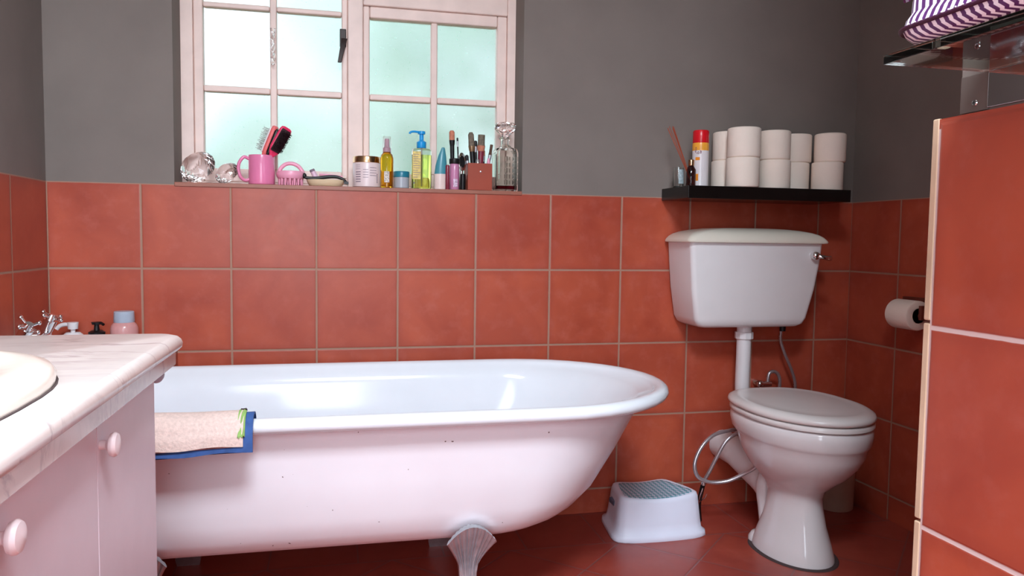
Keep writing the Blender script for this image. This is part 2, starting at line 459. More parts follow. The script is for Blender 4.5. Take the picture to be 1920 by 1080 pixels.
for k in range(0, 11):
    a = -.62*PI+k/10*1.62*PI     # rolled lip section
    rim.append((.541+.017*math.sin(a), .350-0+.022*math.cos(a), 0))
for (z, w, _) in rim: rings.append(tubring(z, w, 1.32+w*1.0, XL+.02-(w-.35)))
inner = [(.535, .318, 1.610, .10, 1.30), (.50, .306, 1.590, .11, 1.285), (.42, .292, 1.535, .12, 1.26), (.34, .274, 1.475, .13, 1.23), (.285, .25, 1.41, .15, 1.19), (.25, .20, 1.34, .2, 1.14), (.235, .10, 1.28, .28, 1.10)]
for z, w, xe, xl, cx in inner: rings.append(tubring(z, w, xe, xl, CX=cx))
mi = [1]*(nout)+[0]*(len(rings)-nout)
b = B().loft(rings, mi=mi)
obj('tub_shell', b, [M['enamel'], M['tub_out']], TUB, sharp=70)
def clawfoot(x, sgn):
    """shell-shaped foot; sgn -1 faces the camera"""
    n = 45; rings = []
    prof = [(.0, .030, .285), (.02, .034, .280), (.05, .027, .262), (.085, .021, .248), (.115, .0205, .240), (.14, .0215, .240), (.165, .0245, .245), (.19, .031, .254), (.215, .039, .265), (.24, .047, .278), (.262, .054, .290), (.278, .058, .297)]
    for z, hw, out in prof:
        drop = .042*min(1, max(0, (z-.16)/.118))
        front = []; back = []
        for i in range(n):
            u = -1+2*i/(n-1)
            amp = .0065*min(1, max(0, (z-.11)/.07))
            ribs = amp*abs(math.cos(u*PI*6.5))-amp
            zz = z-drop*u*u+(.0035*abs(math.cos(u*PI*6.5))-.0035 if z > .27 else 0)
            front.append((x+u*hw, CY+sgn*(out+.012*(1-u*u)+ribs), zz)); back.append((x+u*hw, CY+sgn*(out-.012), zz))
        rings.append(front+back[::-1])
    f = obj('clawfoot', B().loft(rings), M['steel'], TUB, sharp=60)
    f['label'] = 'ribbed shell-shaped metal foot of the bathtub'
    return f
for x in (.40, 1.114):
    clawfoot(x, -1); clawfoot(x, 1)
# bath mat draped over the rim
MAT = thing('bath_mat', (.47, -.84, .5), 'beige bath mat with blue hem draped over the near rim of the bathtub', 'bath mat')
def drape(x0, x1, inset, y_off=0, hem=None):
    prof = [(-.772, .50), (-.778, .545), (-.79, .565), (-.808, .572), (-.828, .570), (-.845, .560), (-.853, .545), (-.858, .535), (-.860, .520), (-.861, .503)]
    P = smooth([(0, y, z) for y, z in prof], 4)
    return P
P = drape(0, 0, 0)
def sheet(x0, x1, P, th, skew=.0, off=0):
    b = B(); rings = []
    for i, p in enumerate(P):
        t = (P[min(i+1, len(P)-1)]-P[max(i-1, 0)]).normalized(); nn_ = Vector((0, t.z, -t.y))
        if nn_.y > 0 and i > len(P)*.6: nn_ = -nn_
        o_ = Vector((0, -1, .15)) if i > len(P)*.6 else Vector((0, -.3, 1))
        o_.normalize()
        k = i/(len(P)-1); row = []
        N_ = 26
        for j in range(N_+1):
            u = j/N_; x = x0+(x1-x0)*u
            dz = skew*(1-u)*k + .002*math.sin(u*17)*k
            row.append(Vector((x, p.y, p.z+dz))+o_*(off+.0015*math.sin(u*11+k*6)))
        ring = row+[q-o_*th for q in reversed(row)]
        rings.append(ring)
    return b.loft(rings)
obj('mat_pile', sheet(.28, .627, P[:-3], .008, -.012, .006), M['mat'], MAT, sharp=60)
h_ = obj('hem', sheet(.275, .645, P, .005, -.014, .001), M['hem'], MAT, sharp=60); h_['label'] = 'dark blue hem'
bk = obj('backing', sheet(.616, .6305, P[14:-8], .004, -.004, .0075), M['green'], MAT, sharp=60); bk['label'] = 'light green strip'
b = sheet(.617, .6295, P[10:14], .004, -.004, .008); bk2 = obj('backing', b, M['blackm'], MAT, sharp=60); bk2['label'] = 'black strip end'

# bath taps on the left wall
TAP = thing('bath_mixer_tap', (0, -.24, .64), 'chrome bath mixer tap with cross handles on the left wall', 'tap')
b = B(); b.tube([(0, -.16, .655), (.045, -.16, .655), (.05, -.22, .655), (.05, -.30, .655), (.045, -.34, .655), (0, -.34, .655)], .014, 12, 4)
b.tube([(.05, -.24, .655), (.09, -.24, .655), (.13, -.24, .62)], .012, 12, 4)
obj('tap_body', b, M['chrome'], TAP)
def cross(c, ax):
    c = Vector(c); ax = Vector(ax).normalized(); u = ax.orthogonal().normalized(); v = ax.cross(u)
    b = B(); b.cyl(c-ax*.06, c, .013, .017); b.cyl(c, c+ax*.016, .012, .009)
    for k in range(4):
        d = u*math.cos(k*PI/2+.4)+v*math.sin(k*PI/2+.4)
        b.cyl(c+ax*.006, c+ax*.012+d*.028, .004, .0035, 10); b.ball(c+ax*.012+d*.03, .006, seg=10)
    obj('tap_handle', b, M['chrome'], TAP)
cross((.055, -.16, .70), (.4, 0, 1)); cross((.06, -.335, .697), (.5, -.3, .8))

# bottles on the tiled ledge
t = thing('lotion_pump', (.075, -.045, .60), 'white lotion pump head showing above the far edge of the marble counter', 'bottle')
b = B(); b.lathe([(.024, 0), (.026, .004), (.026, .045), (.018, .052)], (.075, -.045, .60)); obj('bottle_body', b, M['plastic'], t, bevel=.001)
b = B(); b.cyl((.075, -.045, .652), (.075, -.045, .668), .006); b.cyl((.075, -.045, .662), (.075, -.045, .681), .013, .015)
b.tube([(.08, -.045, .675), (.055, -.047, .675), (.042, -.05, .671), (.034, -.052, .662)], .006, 10, 4); obj('pump', b, M['plastic'], t)
t = thing('soap_pump', (.137, -.045, .60), 'small black pump head between the white pump and the clear bottle', 'bottle')
b = B(); b.lathe([(.02, 0), (.022, .004), (.022, .052), (.014, .057)], (.137, -.045, .60)); obj('bottle_body', b, M['blackm'], t)
b = B(); b.cyl((.137, -.045, .655), (.137, -.045, .676), .008, .006); b.cyl((.137, -.045, .674), (.137, -.045, .681), .012, .014)
b.tube([(.137, -.045, .678), (.15, -.05, .678), (.158, -.055, .674)], .004, 8, 3); obj('pump', b, M['blackm'], t)
t = thing('shampoo_bottle', (.21, -.045, .60), 'squat clear bottle with a pale blue cap behind the marble counter', 'bottle')
b = B(); b.lathe([(.034, 0), (.037, .004), (.037, .062), (.034, .072), (.027, .080)], (.21, -.045, .60)); obj('bottle_body', b, simple('pink_lotion', srgb(206, 150, 148), .2), t)
b = B(); b.lathe([(.027, 0), (.028, .002), (.027, .030), (.025, .032)], (.21, -.045, .68)); obj('cap', b, M['frostblue'], t)

# ------------------------------------------------------------------ vanity
CZ = .78
VAN = thing('vanity_cabinet', (.27, -1.8, 0), 'pale pink painted vanity cabinet under the marble counter', 'cabinet')
VX = .540; VY1 = -1.212; VY0 = -2.7
b = B(); b.box(.004, VX-.018, VY1-.018, VY1, 0, CZ-.0455); b.box(.004, VX-.018, VY0, VY0+.018, 0, CZ-.0455); b.box(.004, .02, VY0+.018, VY1-.018, 0, CZ-.0455); b.box(.02, VX-.018, VY0+.018, VY1-.018, .03, .06); obj('cabinet_body', b, M['cabinet'], VAN, bevel=.0015)
dv = [(-1.4985, VY1), (-1.80, -1.5005), (-2.10, -1.802), (-2.40, -2.102), (VY0, -2.402)]
for k, (ya, yb) in enumerate(dv):
    d = obj('door', B().box(VX-.018, VX, ya, yb, .06, CZ-.049), M['cabinet'], VAN, bevel=.001)
    ky = -1.4885 if k == 0 else (-1.7730 if k == 1 else ya+.045)
    b = B().lathe([(.0055, 0), (.0055, .007), (.008, .009), (.0130, .0115), (.0145, .015), (.0145, .0165), (.0125, .0195), (.006, .0212), (.0, .0215)], (VX, ky, .690), 28, (1, 0, 0))
    obj('knob', b, M['knob'], d)
b = B().lathe([(.006, 0), (.006, .010), (.011, .014), (.0125, .02), (.011, .026), (.004, .0285), (0, .029)], (VX-.006, VY1-.003, .720), 24, (.25, 1, 0))
kk = obj('towel_knob', b, M['frostblue'], VAN); kk['label'] = 'pale bluish round knob on the end panel'
# marble counter (own thing) with the basin cut out
def superell(cx, cy, a, b_, z, n=56, p=2.0): return [(cx+a*abs(math.cos(t))**(2/p)*(1 if math.cos(t) >= 0 else -1), cy+b_*abs(math.sin(t))**(2/p)*(1 if math.sin(t) >= 0 else -1), z) for t in (2*PI*i/n for i in range(n))]
SC = (.292, -1.71); SA, SB = .244, .285
TOP = thing('marble_counter', (.28, -1.8, CZ-.045), 'veined pinkish white marble counter with a rounded front edge', 'countertop')
def counter_ring(z, ins, n=56):
    # rounded rectangle sampled radially around the basin centre so it bridges to the ellipse
    x0, x1, y0, y1 = .003, .575-ins, VY0-.02, -1.148-ins; r = .03
    P_ = rrect(x0, x1, y0, y1, z, r, 6)
    return P_
prof = [(CZ-.045, .009), (CZ-.0225, .009), (CZ-.022, .004), (CZ-.019, .001), (CZ-.013, .0), (CZ-.007, .002), (CZ-.0025, .006), (CZ, .013)]
b = B(); b.loft([counter_ring(z, i) for z, i in prof], cap0=True, cap1=False)
bm = b.bm; bm.verts.ensure_lookup_table()
topring = [v for v in bm.verts if abs(v.co.z-CZ) < 1e-6]
ell = [b.v(p) for p in superell(SC[0], SC[1], SA-.02, SB-.02, CZ, 56, 2.7)]
low = [b.v(p) for p in superell(SC[0], SC[1], SA-.02, SB-.02, CZ-.04, 56, 2.7)]
for i in range(56): bm.faces.new((ell[i], ell[(i+1) % 56], low[(i+1) % 56], low[i]))
bm.edges.ensure_lookup_table()
def edges_of(vs): return [e for v in vs for e in v.link_edges if e.verts[0] in S_ and e.verts[1] in S_ and not (e.verts[0] in L_ or e.verts[1] in L_)]
S_ = set(topring) | set(ell); L_ = set(low)
es = list({e for e in bm.edges if e.verts[0] in S_ and e.verts[1] in S_})
bmesh.ops.triangle_fill(bm, use_beauty=True, edges=es)
obj('slab', b, M['marble'], TOP, sharp=50)
SNK = thing('washbasin', (SC[0], SC[1], CZ), 'white oval washbasin set into the marble counter', 'washbasin')
rg = []
for z, a_, b_ in ((CZ, SA-.012, SB-.012), (CZ+.001, SA, SB), (CZ+.010, SA+.001, SB+.001), (CZ+.017, SA-.004, SB-.004), (CZ+.021, SA-.016, SB-.016), (CZ+.0215, SA-.03, SB-.03), (CZ+.017, SA-.052, SB-.045),
                  (CZ+.008, SA-.062, SB-.054), (CZ-.03, SA-.080, SB-.075), (CZ-.08, SA-.115, SB-.12), (CZ-.115, SA-.17, SB-.2), (CZ-.12, .02, .02)):
    rg.append(superell(SC[0], SC[1], a_, b_, z, 56, 2.7 if z > CZ+.012 or a_ > SA-.02 else 2.3))
rg = [superell(SC[0], SC[1], SA-.03, SB-.03, CZ-.02, 56, 2.7)]+rg
obj('basin_bowl', B().loft(rg, cap0=False), simple('basin_ceramic', srgb(236, 226, 214), .1, var=.01), SNK, sharp=60)
obj('sealant', B().loft([superell(SC[0], SC[1], SA+.0022, SB+.0022, CZ-.0002, 56, 2.7), superell(SC[0], SC[1], SA+.0022, SB+.0022, CZ+.0012, 56, 2.7), superell(SC[0], SC[1], SA-.004, SB-.004, CZ+.0012, 56, 2.7)], cap0=False, cap1=False), M['sealant'], SNK)
obj('drain', B().lathe([(.0, 0), (.02, .001), (.022, .003), (.0, .004)], (SC[0], SC[1], CZ-.1195)), M['chrome'], SNK)

# ------------------------------------------------------------------ toilet
TC = (2.163, -.42)
WC = thing('toilet', (TC[0], TC[1], 0), 'white ceramic toilet pan with its lid closed beside the step stool', 'toilet')
def egg(z, a, bf, bb, cy=-.44, cx=TC[0], n=48, pb=2.5, tp=0):
    out = []
    for i in range(n):
        t = 2*PI*i/n; c, s = math.cos(t), math.sin(t)
        if s < 0: out.append((cx+a*c, cy+bf*s, z))
        else: out.append((cx+a*abs(c)**(2/pb)*(1 if c >= 0 else -1)*(1-tp*s**1.5), cy+bb*abs(s)**(2/pb), z))
    return out
lv = [(.0, .104, .150, .125, -.42), (.012, .103, .149, .124, -.42), (.05, .094, .136, .11, -.42), (.10, .080, .118, .09, -.42), (.15, .072, .106, .075, -.42), (.185, .070, .103, .072, -.42),
      (.21, .079, .113, .085, -.42), (.235, .099, .140, .11, -.425), (.265, .126, .175, .14, -.43), (.30, .147, .203, .165, -.435), (.335, .159, .219, .185, -.44), (.357, .163, .224, .195, -.44), (.362, .167, .228, .205, -.44), (.371, .172, .233, .22, -.44), (.395, .176, .236, .23, -.44), (.412, .175, .235, .23, -.44), (.418, .170, .230, .225, -.44)]
obj('pan', B().loft([egg(z, a, bf, bb, cy) for z, a, bf, bb, cy in lv]), M['ceramic'], WC, sharp=60)
obj('sealant', B().loft([egg(0, .116, .163, .135, -.42), egg(.003, .113, .160, .133, -.42)]), M['sealant'], WC)  # thin grout ring; its dark grey also paints the shadow round the foot
obj('seat', B().loft([egg(z, a, a*1.34, .24, -.44, pb=3.2, tp=.24) for z, a in ((.4205, .174), (.423, .178), (.432, .178), (.436, .174))]), M['seat'], WC, sharp=60)
obj('lid', B().loft([egg(z, a, a*1.34, a*1.36, -.44, pb=3.4, tp=.24) for z, a in ((.4385, .172), (.441, .178), (.4465, .1805), (.454, .178), (.460, .169), (.463, .157), (.463, .149), (.462, .142), (.4635, .12), (.466, .05), (.4665, .005))]), M['seat'], WC, sharp=60)
for s in (-1, 1): obj('hinge', B().cyl((TC[0]+s*.075, -.222, .415), (TC[0]+s*.075, -.222, .4385), .012), M['seat'], WC)
# bracket-like side lug, trap leg and floor lug behind the foot
obj('trap_leg', B().tube([(2.19, -.34, .245), (2.148, -.32, .215), (2.127, -.315, .17), (2.134, -.318, .10), (2.138, -.325, .05), (2.14, -.33, .015)], .03, 16, 5, lambda t: .028-.003*math.sin(t*PI)), M['ceramic'], WC)
lug = obj('floor_lug', B().lathe([(.046, 0), (.046, .012), (.036, .026), (.02, .032), (0, .033)], (2.118, -.335, 0), 24), M['ceramic'], WC)
obj('screw', B().lathe([(.005, 0), (.005, .003), (0, .004)], (2.103, -.362, .024), 12, (-.3, -1, .6)), M['bronze'], lug)
# outlet pipe, separate plumbing
OUT = thing('soil_pipe', (2.09, -.05, .22), 'white plastic soil pipe from the toilet pan to the tiled wall', 'pipe')
obj('pipe', B().tube([(2.172, -.255, .165), (2.165, -.20, .18), (2.155, -.14, .203), (2.15, -.10, .215), (2.148, -.05, .218), (2.148, -.001, .218)], .05, 24, 5), M['plastic'], OUT)
b = B().tube([(2.174, -.285, .145), (2.172, -.262, .16), (2.168, -.235, .172)], .0515, 20, 4)
w_ = obj('tape_wrap', b, simple('joint_tape', srgb(226, 222, 224), .3, bump=1, bscale=50), OUT); w_['label'] = 'shiny crinkled white joint tape'
# cistern
CIS = thing('cistern', (2.155, -.1, .655), 'white ceramic low-level cistern with domed lid on the tiled wall', 'cistern')
cv = [(.652, 1.985, 2.315, -.150, .02), (.655, 1.968, 2.328, -.164, .02), (.664, 1.953, 2.341, -.175, .018), (.684, 1.942, 2.350, -.181, .017), (.78, 1.927, 2.373, -.187, .016), (.87, 1.919, 2.387, -.191, .016), (.932, 1.915, 2.393, -.193, .016)]
obj('tank', B().loft([rrect(x0, x1, y, -.004, z, r, 6) for z, x0, x1, y, r in cv]), M['ceramic'], CIS, sharp=50)
lv = [(.931, .004, .004), (.933, -.010, -.010), (.937, -.0115, -.0115), (.944, -.008, -.008), (.953, .001, -.003), (.961, .013, .003), (.968, .032, .012), (.974, .060, .026), (.979, .10, .044), (.981, .15, .062), (.9815, .20, .08)]
obj('tank_lid', B().loft([rrect(1.912+i, 2.398-i, -.197+k, -.003-max(0, k)*.4, z, .022+max(0, i)*.3, 6) for z, i, k in lv]), simple('lid_ceramic', srgb(222, 214, 200), .14, var=.015), CIS, sharp=50)
b = B(); b.ball((2.353, -.207, .893), .014); b.cyl((2.353, -.185, .893), (2.353, -.2, .893), .011)
b.tube([(2.353, -.21, .893), (2.37, -.222, .889), (2.388, -.222, .885), (2.40, -.217, .885)], .007, 12, 4, lambda t: .006+.003*t)
obj('flush_lever', b, M['chrome'], CIS)
FP = thing('flush_pipe', (2.163, -.1, .42), 'white flush pipe running down from the cistern to the toilet', 'pipe')
obj('pipe', B().tube([(2.163, -.1, .655), (2.163, -.1, .55), (2.163, -.1, .42), (2.163, -.13, .375), (2.16, -.22, .36)], .024, 20, 4), M['plastic'], FP)
b = B(); b.lathe([(.03, 0), (.031, .002), (.031, .022), (.029, .024)], (2.163, -.1, .607), 10); obj('coupling_nut', b, M['plastic'], FP, flat=True)
# inlet valve and hoses
IV = thing('water_supply_hose', (2.33, -.06, .45), 'thin braided steel hose from the cistern to the valve behind the toilet', 'hose')
obj('hose', B().tube([(2.322, -.08, .655), (2.323, -.07, .625), (2.328, -.062, .59), (2.348, -.06, .542), (2.378, -.058, .484), (2.396, -.055, .43), (2.39, -.05, .38), (2.36, -.045, .36)], .0055, 10, 5), M['hose'], IV)
b = B(); b.cyl((2.322, -.08, .628), (2.322, -.08, .655), .010, .012); obj('fitting', b, M['blackm'], IV)
ST = thing('stop_valve', (2.28, -.03, .44), 'chrome stop valve with a small braided loop behind the toilet', 'valve')
b = B(); b.cyl((2.27, -.0, .437), (2.27, -.06, .437), .012); b.ball((2.25, -.065, .442), .013); b.cyl((2.25, -.06, .44), (2.295, -.06, .44), .010)
obj('valve_body', b, M['chrome'], ST)
obj('hose', B().tube([(2.285, -.06, .44), (2.285, -.06, .462), (2.29, -.06, .478), (2.306, -.06, .483), (2.322, -.06, .474), (2.331, -.06, .45), (2.33, -.055, .40), (2.31, -.05, .34)], .006, 10, 5), M['hose'], ST)
HZ = thing('bidet_spray_hose', (2.0, -.15, .1), 'looped braided steel hose ending in a small spray beside the toilet', 'hose')
obj('hose', B().tube([(2.27, -.05, .42), (2.235, -.07, .36), (2.17, -.115, .318), (2.115, -.175, .316), (2.069, -.20, .319), (2.006, -.21, .31), (1.961, -.22, .28), (1.935, -.225, .239), (1.930, -.23, .206), (1.945, -.235, .177), (1.984, -.245, .164), (2.031, -.26, .171), (2.076, -.28, .199), (2.105, -.305, .232),
                      (2.128, -.30, .285), (2.118, -.26, .322), (2.092, -.232, .323), (2.041, -.228, .295), (2.011, -.222, .241), (1.992, -.212, .192), (1.979, -.20, .156)], .0062, 12, 6), M['hose'], HZ)
b = B(); b.cyl((1.980, -.20, .160), (1.977, -.197, .142), .008); obj('ferrule', b, M['chrome'], HZ)
b = B(); b.tube([(1.977, -.197, .142), (1.977, -.185, .11), (1.979, -.168, .07), (1.986, -.158, .03), (1.992, -.152, .006)], .0075, 12, 4); obj('spray_handle', b, M['blackm'], HZ)
b = B(); b.tube([(1.972, -.206, .134), (1.969, -.193, .10), (1.972, -.178, .07)], .002, 8, 3); b.tube([(1.990, -.200, .112), (1.987, -.192, .095), (1.975, -.178, .078)], .0018, 8, 3); obj('trigger', b, M['chrome'], HZ)
# bin behind
t = thing('waste_bin', (2.53, -.115, 0), 'beige cylindrical bin in the corner behind the toilet', 'bin')
obj('bin_body', B().lathe([(.058, 0), (.061, .004), (.066, .24), (.068, .245), (.065, .246), (.060, .01)], (2.535, -.108, 0), 36), M['beige'], t)

# ------------------------------------------------------------------ toilet roll and holder on the right wall
RH = thing('toilet_roll_holder', (2.63, -.36, .74), 'dark wooden toilet roll holder fixed to the right wall', 'holder')
b = B(); b.box(2.615, 2.637, -.44, -.30, .725, .765); b.box(2.572, 2.62, -.435, -.423, .70, .745)
obj('bracket', b, simple('dark_wood', srgb(110, 48, 36), .4), RH, bevel=.002)
obj('bar', B().cyl((2.585, -.43, .712), (2.585, -.315, .712), .008), simple('dark_wood_bar', srgb(100, 42, 32), .4), RH)
def roll(x, y, z, r, h, ax, label, cat='toilet roll', group=None, core=.02):
    t = thing('toilet_roll', (x, y, z), label, cat, group)
    a = Vector(ax)
    obj('paper', B().lathe([(core+.001, 0), (r-.004, 0), (r-.001, .002), (r, .005), (r, h-.005), (r-.001, h-.002), (r-.004, h), (core+.001, h), (core+.001, 0)], (x, y, z), 40, a), M['paper'], t)
    obj('cardboard_core', B().lathe([(core, .0005), (core, h-.0005), (core-.0012, h-.0005), (core-.0012, .0005), (core, .0005)], (x, y, z), 28, a), M['card'], t)
    return t
roll(2.582, -.415, .712, .047, .098, (0, 1, 0), 'used toilet roll hanging on the holder on the right wall', core=.023)
# ------------------------------------------------------------------ shelf over the cistern
SHZ = 1.112
SH = tag(obj('wall_shelf', B().box(1.893, 2.478, -.205, 0, 1.072, SHZ), M['black'], loc=(2.185, -.1, 1.072), bevel=.0015), 'black floating wall shelf above the cistern', 'shelf')

G_ = 'toilet rolls stacked on the black shelf'
for (x, y, dx, dy, r, lab) in ((2.103, -.056, .004, 0, .052, 'far left stack, half hidden behind the widest stack'),
                       (2.102, -.163, .002, .0, .053, 'widest stack, standing nearest the shelf edge'),
                       (2.238, -.130, -.002, .002, .052, 'middle stack, right beside the widest stack'),
                       (2.346, -.072, .006, 0, .052, 'narrow stack set back before the last stack'),
                       (2.438, -.130, .009, .002, .051, 'stack at the right end of the black shelf')):
    roll(x, y, SHZ+.0003, r, .0955, (0, 0, 1), 'lower white toilet roll of the '+lab, group=G_)
    roll(x+dx, y+dy, SHZ+.0963, r, .0955, (0, 0, 1), 'upper white toilet roll of the '+lab, group=G_)
# air freshener
t = thing('air_freshener_can', (1.978, -.12, SHZ), 'white and orange air freshener spray can with a red cap on the black shelf', 'spray can')
c0 = (1.973, -.12, SHZ+.0003)
obj('can_body', B().lathe([(.024, 0), (.0265, .003), (.0265, .118), (.0262, .12)], c0, 36), M['can'], t)
obj('label_band', B().lathe([(.0268, .118), (.0268, .133), (.0262, .142), (.0255, .144)], c0, 36), simple('amber_band', srgb(238, 165, 60), .25), t)
obj('cap', B().lathe([(.0255, .142), (.0262, .144), (.0258, .180), (.0235, .184), (0, .184)], c0, 36), M['red'], t)
def curved(b, c, r, a0, a1, z0, z1, th=.0004, n=6):
    """small raised patch on a vertical cylinder; angles in degrees, 0 faces the camera side (-Y)"""
    R = []
    for i in range(n+1):
        a = math.radians(a0+(a1-a0)*i/n)-PI/2
        ca, sa = math.cos(a), math.sin(a)
        R.append([(c[0]+(r+k)*ca, c[1]+(r+k)*sa, c[2]+z) for k, z in ((0, z0), (th, z0), (th, z1), (0, z1))])
    return b.loft(R)
obj('print_mark', curved(B(), c0, .0264, -62, -30, .086, .096), M['orange'], t)
obj('print_mark', curved(B(), c0, .0264, -70, -38, .020, .042), M['orange'], t)
b = B(); r_ = .0266
def onc(a, z):
    a = math.radians(a)-PI/2; return (c0[0]+r_*math.cos(a), c0[1]+r_*math.sin(a), c0[2]+z)
b.tube([onc(-66, .112), onc(-62, .128), onc(-55, .124), onc(-60, .112), onc(-52, .108)], .0008, 6, 3)
b.tube([onc(-48, .109), onc(-42, .114), onc(-36, .110), onc(-42, .106), onc(-48, .109)], .0008, 6, 3)
b.tube([onc(-32, .115), onc(-24, .116), onc(-28, .109), onc(-22, .109), onc(-22, .116)], .0008, 6, 3)
obj('lettering', b, simple('dark_red_ink', srgb(110, 20, 50), .4), t)
# reed diffuser: small bottle with gold collar, and a clear tumbler beside it
t = thing('reed_diffuser', (1.937, -.10, SHZ), 'reed diffuser in a small dark bottle with a gold collar on the black shelf', 'reed diffuser')
c0 = (1.934, -.135, SHZ+.0003)
obj('bottle', B().lathe([(.0145, 0), (.0155, .003), (.0155, .055), (.009, .066), (.008, .072)], c0, 24), glassy('dark_glass', srgb(120, 70, 70), .03, 1.4), t)
obj('gold_collar', B().lathe([(.0095, .068), (.0098, .069), (.0098, .085), (.0088, .087), (.003, .087)], c0, 24), M['gold'], t)
for k, (dx, dy, dz) in enumerate(((-.060, .012, .205), (-.070, .022, .206), (-.077, .018, .200), (-.066, .006, .198), (-.058, .024, .207), (-.080, .010, .196))):
    obj('reed', B().cyl((c0[0]+.004, c0[1]-.002, c0[2]+.01), (c0[0]+dx, c0[1]+dy, c0[2]+dz-.012), .0012, n=8), M['reed'], t)
t = thing('glass_tumbler', (1.905, -.07, SHZ), 'small pale glass jar at the left end of the black shelf', 'jar')
c0 = (1.913, -.085, SHZ+.0003)
obj('glass_body', B().lathe([(.0, 0), (.016, 0), (.0175, .002), (.0175, .066), (.0160, .066), (.0160, .005), (0, .005)], c0, 28), M['glass'], t)
b = B(); curved(b, c0, .0176, -20, 75, .012, .058, .0004, 12); obj('label', b, simple('pale_label', srgb(170, 185, 190), .6, scale=120, var=.3), t)

# ------------------------------------------------------------------ mirror, glass shelf and toiletry bag on the partition
tag(obj('mirror', B().box(PX+.0005, PX+.006, -2.45, -1.7215, 1.09, 1.85), M['mirror'], loc=(PX, -2, 1.09), bevel=.001), 'frameless wall mirror on the partition above the tiles', 'mirror')
t = thing('wall_plate', (PX+.003, -1.70, 1.105), 'grey painted mounting plate with a cross-head screw beside the mirror', 'mounting plate')
obj('plate', B().box(PX+.0025, PX+.006, -1.7205, -1.681, 1.0885, 1.131), simple('plate_paint', srgb(98, 88, 82), .6), t, bevel=.0008)
b = B().lathe([(.0035, 0), (.0038, .0006), (.0032, .0016), (0, .0018)], (PX+.0025, -1.703, 1.0985), 20, (-1, 0, 0)); sc_ = obj('screw', b, M['chrome'], t)
b = B(); b.box(PX+.0003, PX+.0006, -1.7052, -1.7008, 1.0981, 1.0989); b.box(PX+.0003, PX+.0006, -1.7034, -1.7026, 1.0963, 1.1007); obj('screw_slot', b, M['blackm'], sc_)
GS = thing('glass_shelf', (1.455, -1.95, 1.134), 'tinted glass shelf fixed to the partition under the striped bag', 'shelf')
obj('glass_plate', B().box(1.389, PX, -2.30, -1.716, 1.1303, 1.1405), M['shelfglass'], GS, bevel=.0006, flat=True)
BAG = thing('toiletry_bag', (1.44, -1.9, 1.141), 'purple and white striped toiletry bag with dark piping on the glass shelf', 'bag')
bx0, bx1, by0, by1 = 1.376, 1.512, -2.16, -1.735
def bagring(z, i, r=.035): return rrect(bx0+i, bx1-i*.4, by0+i, by1-i, z, r, 8)
def pert(ring, amp, s): return [(x+amp*math.sin(y*55+s), y+amp*.6*math.sin(x*70+s*2), z) for x, y, z in ring]
obj('bag_base', B().loft([bagring(1.1408, .026), bagring(1.1415, .016), bagring(1.1445, .008), bagring(1.150, .003), bagring(1.1555, .001)], uv=True), M['bag'], BAG, sharp=70)
obj('bag_side', B().loft([bagring(1.1565, .001), pert(bagring(1.166, .0035), .0012, 0), pert(bagring(1.172, .0065), .0015, 1.3), pert(bagring(1.185, .007), .0012, 2), pert(bagring(1.20, .009), .0015, 3), bagring(1.212, .012), bagring(1.225, .03), bagring(1.23, .055)], uv=True), M['bag'], BAG, sharp=70)
def loopt(z, i, r): 
    P_ = [Vector(p) for p in bagring(z, i)]; return B().tube(P_+[P_[0]], r, 8, 1)
obj('piping', loopt(1.156, -.0005, .0024), M['piping'], BAG)
b = B(); P_ = [Vector(p) for p in bagring(1.157, -.003)]; dist = 0
for i in range(len(P_)):
    a, c = P_[i], P_[(i+1) % len(P_)]; L = (c-a).length; n_ = max(1, int(L/.0085)) if L > .01 else 0
    for k in range(n_): b.ball(a+(c-a)*(k+.5)/n_+Vector((0, 0, .001)), .0009, seg=6)
tag(obj('stitching', b, M['can'], BAG), kind='stuff')
obj('zip_trim', loopt(1.212, .010, .003), M['piping'], BAG)
b = B(); b.tube([(1.40, -1.765, 1.214), (1.392, -1.755, 1.208), (1.388, -1.748, 1.196), (1.390, -1.747, 1.188)], .0035, 8, 4); obj('zip_pull', b, M['piping'], BAG)

# ------------------------------------------------------------------ things on the window sill
S = SILL+.0003
def gem(name, c, r, h, tilt, az, label):
    n = 16; b = B()
    def ring(rr, z, ph=0): return [(rr*math.cos(2*PI*(i+ph)/n), rr*math.sin(2*PI*(i+ph)/n), z) for i in range(n)]
    b.loft([ring(.0008, -h*.62), ring(r*.55, -h*.25, .5), ring(r, 0), ring(r, h*.05), ring(r*.8, h*.22, .5), ring(r*.55, h*.36)])
    m = Matrix.Translation(c) @ Matrix.Rotation(az, 4, 'Z') @ Matrix.Rotation(tilt, 4, 'X')
    b.xf(m); zmin = min(v.co.z for v in b.bm.verts); b.xf(Matrix.Translation((0, 0, S-zmin)))
    return tag(obj(name, b, M['crystal'], loc=(c[0], c[1], S), flat=True), label, 'paperweight')
gem('crystal_paperweight', (.402, .045, 1.13), .054, .085, math.radians(62), -.35, 'large diamond-shaped crystal paperweight at the left end of the window sill')
gem('crystal_paperweight', (.486, .04, 1.12), .038, .055, math.radians(58), -.5, 'smaller diamond-shaped crystal paperweight between the large one and the pink mug')
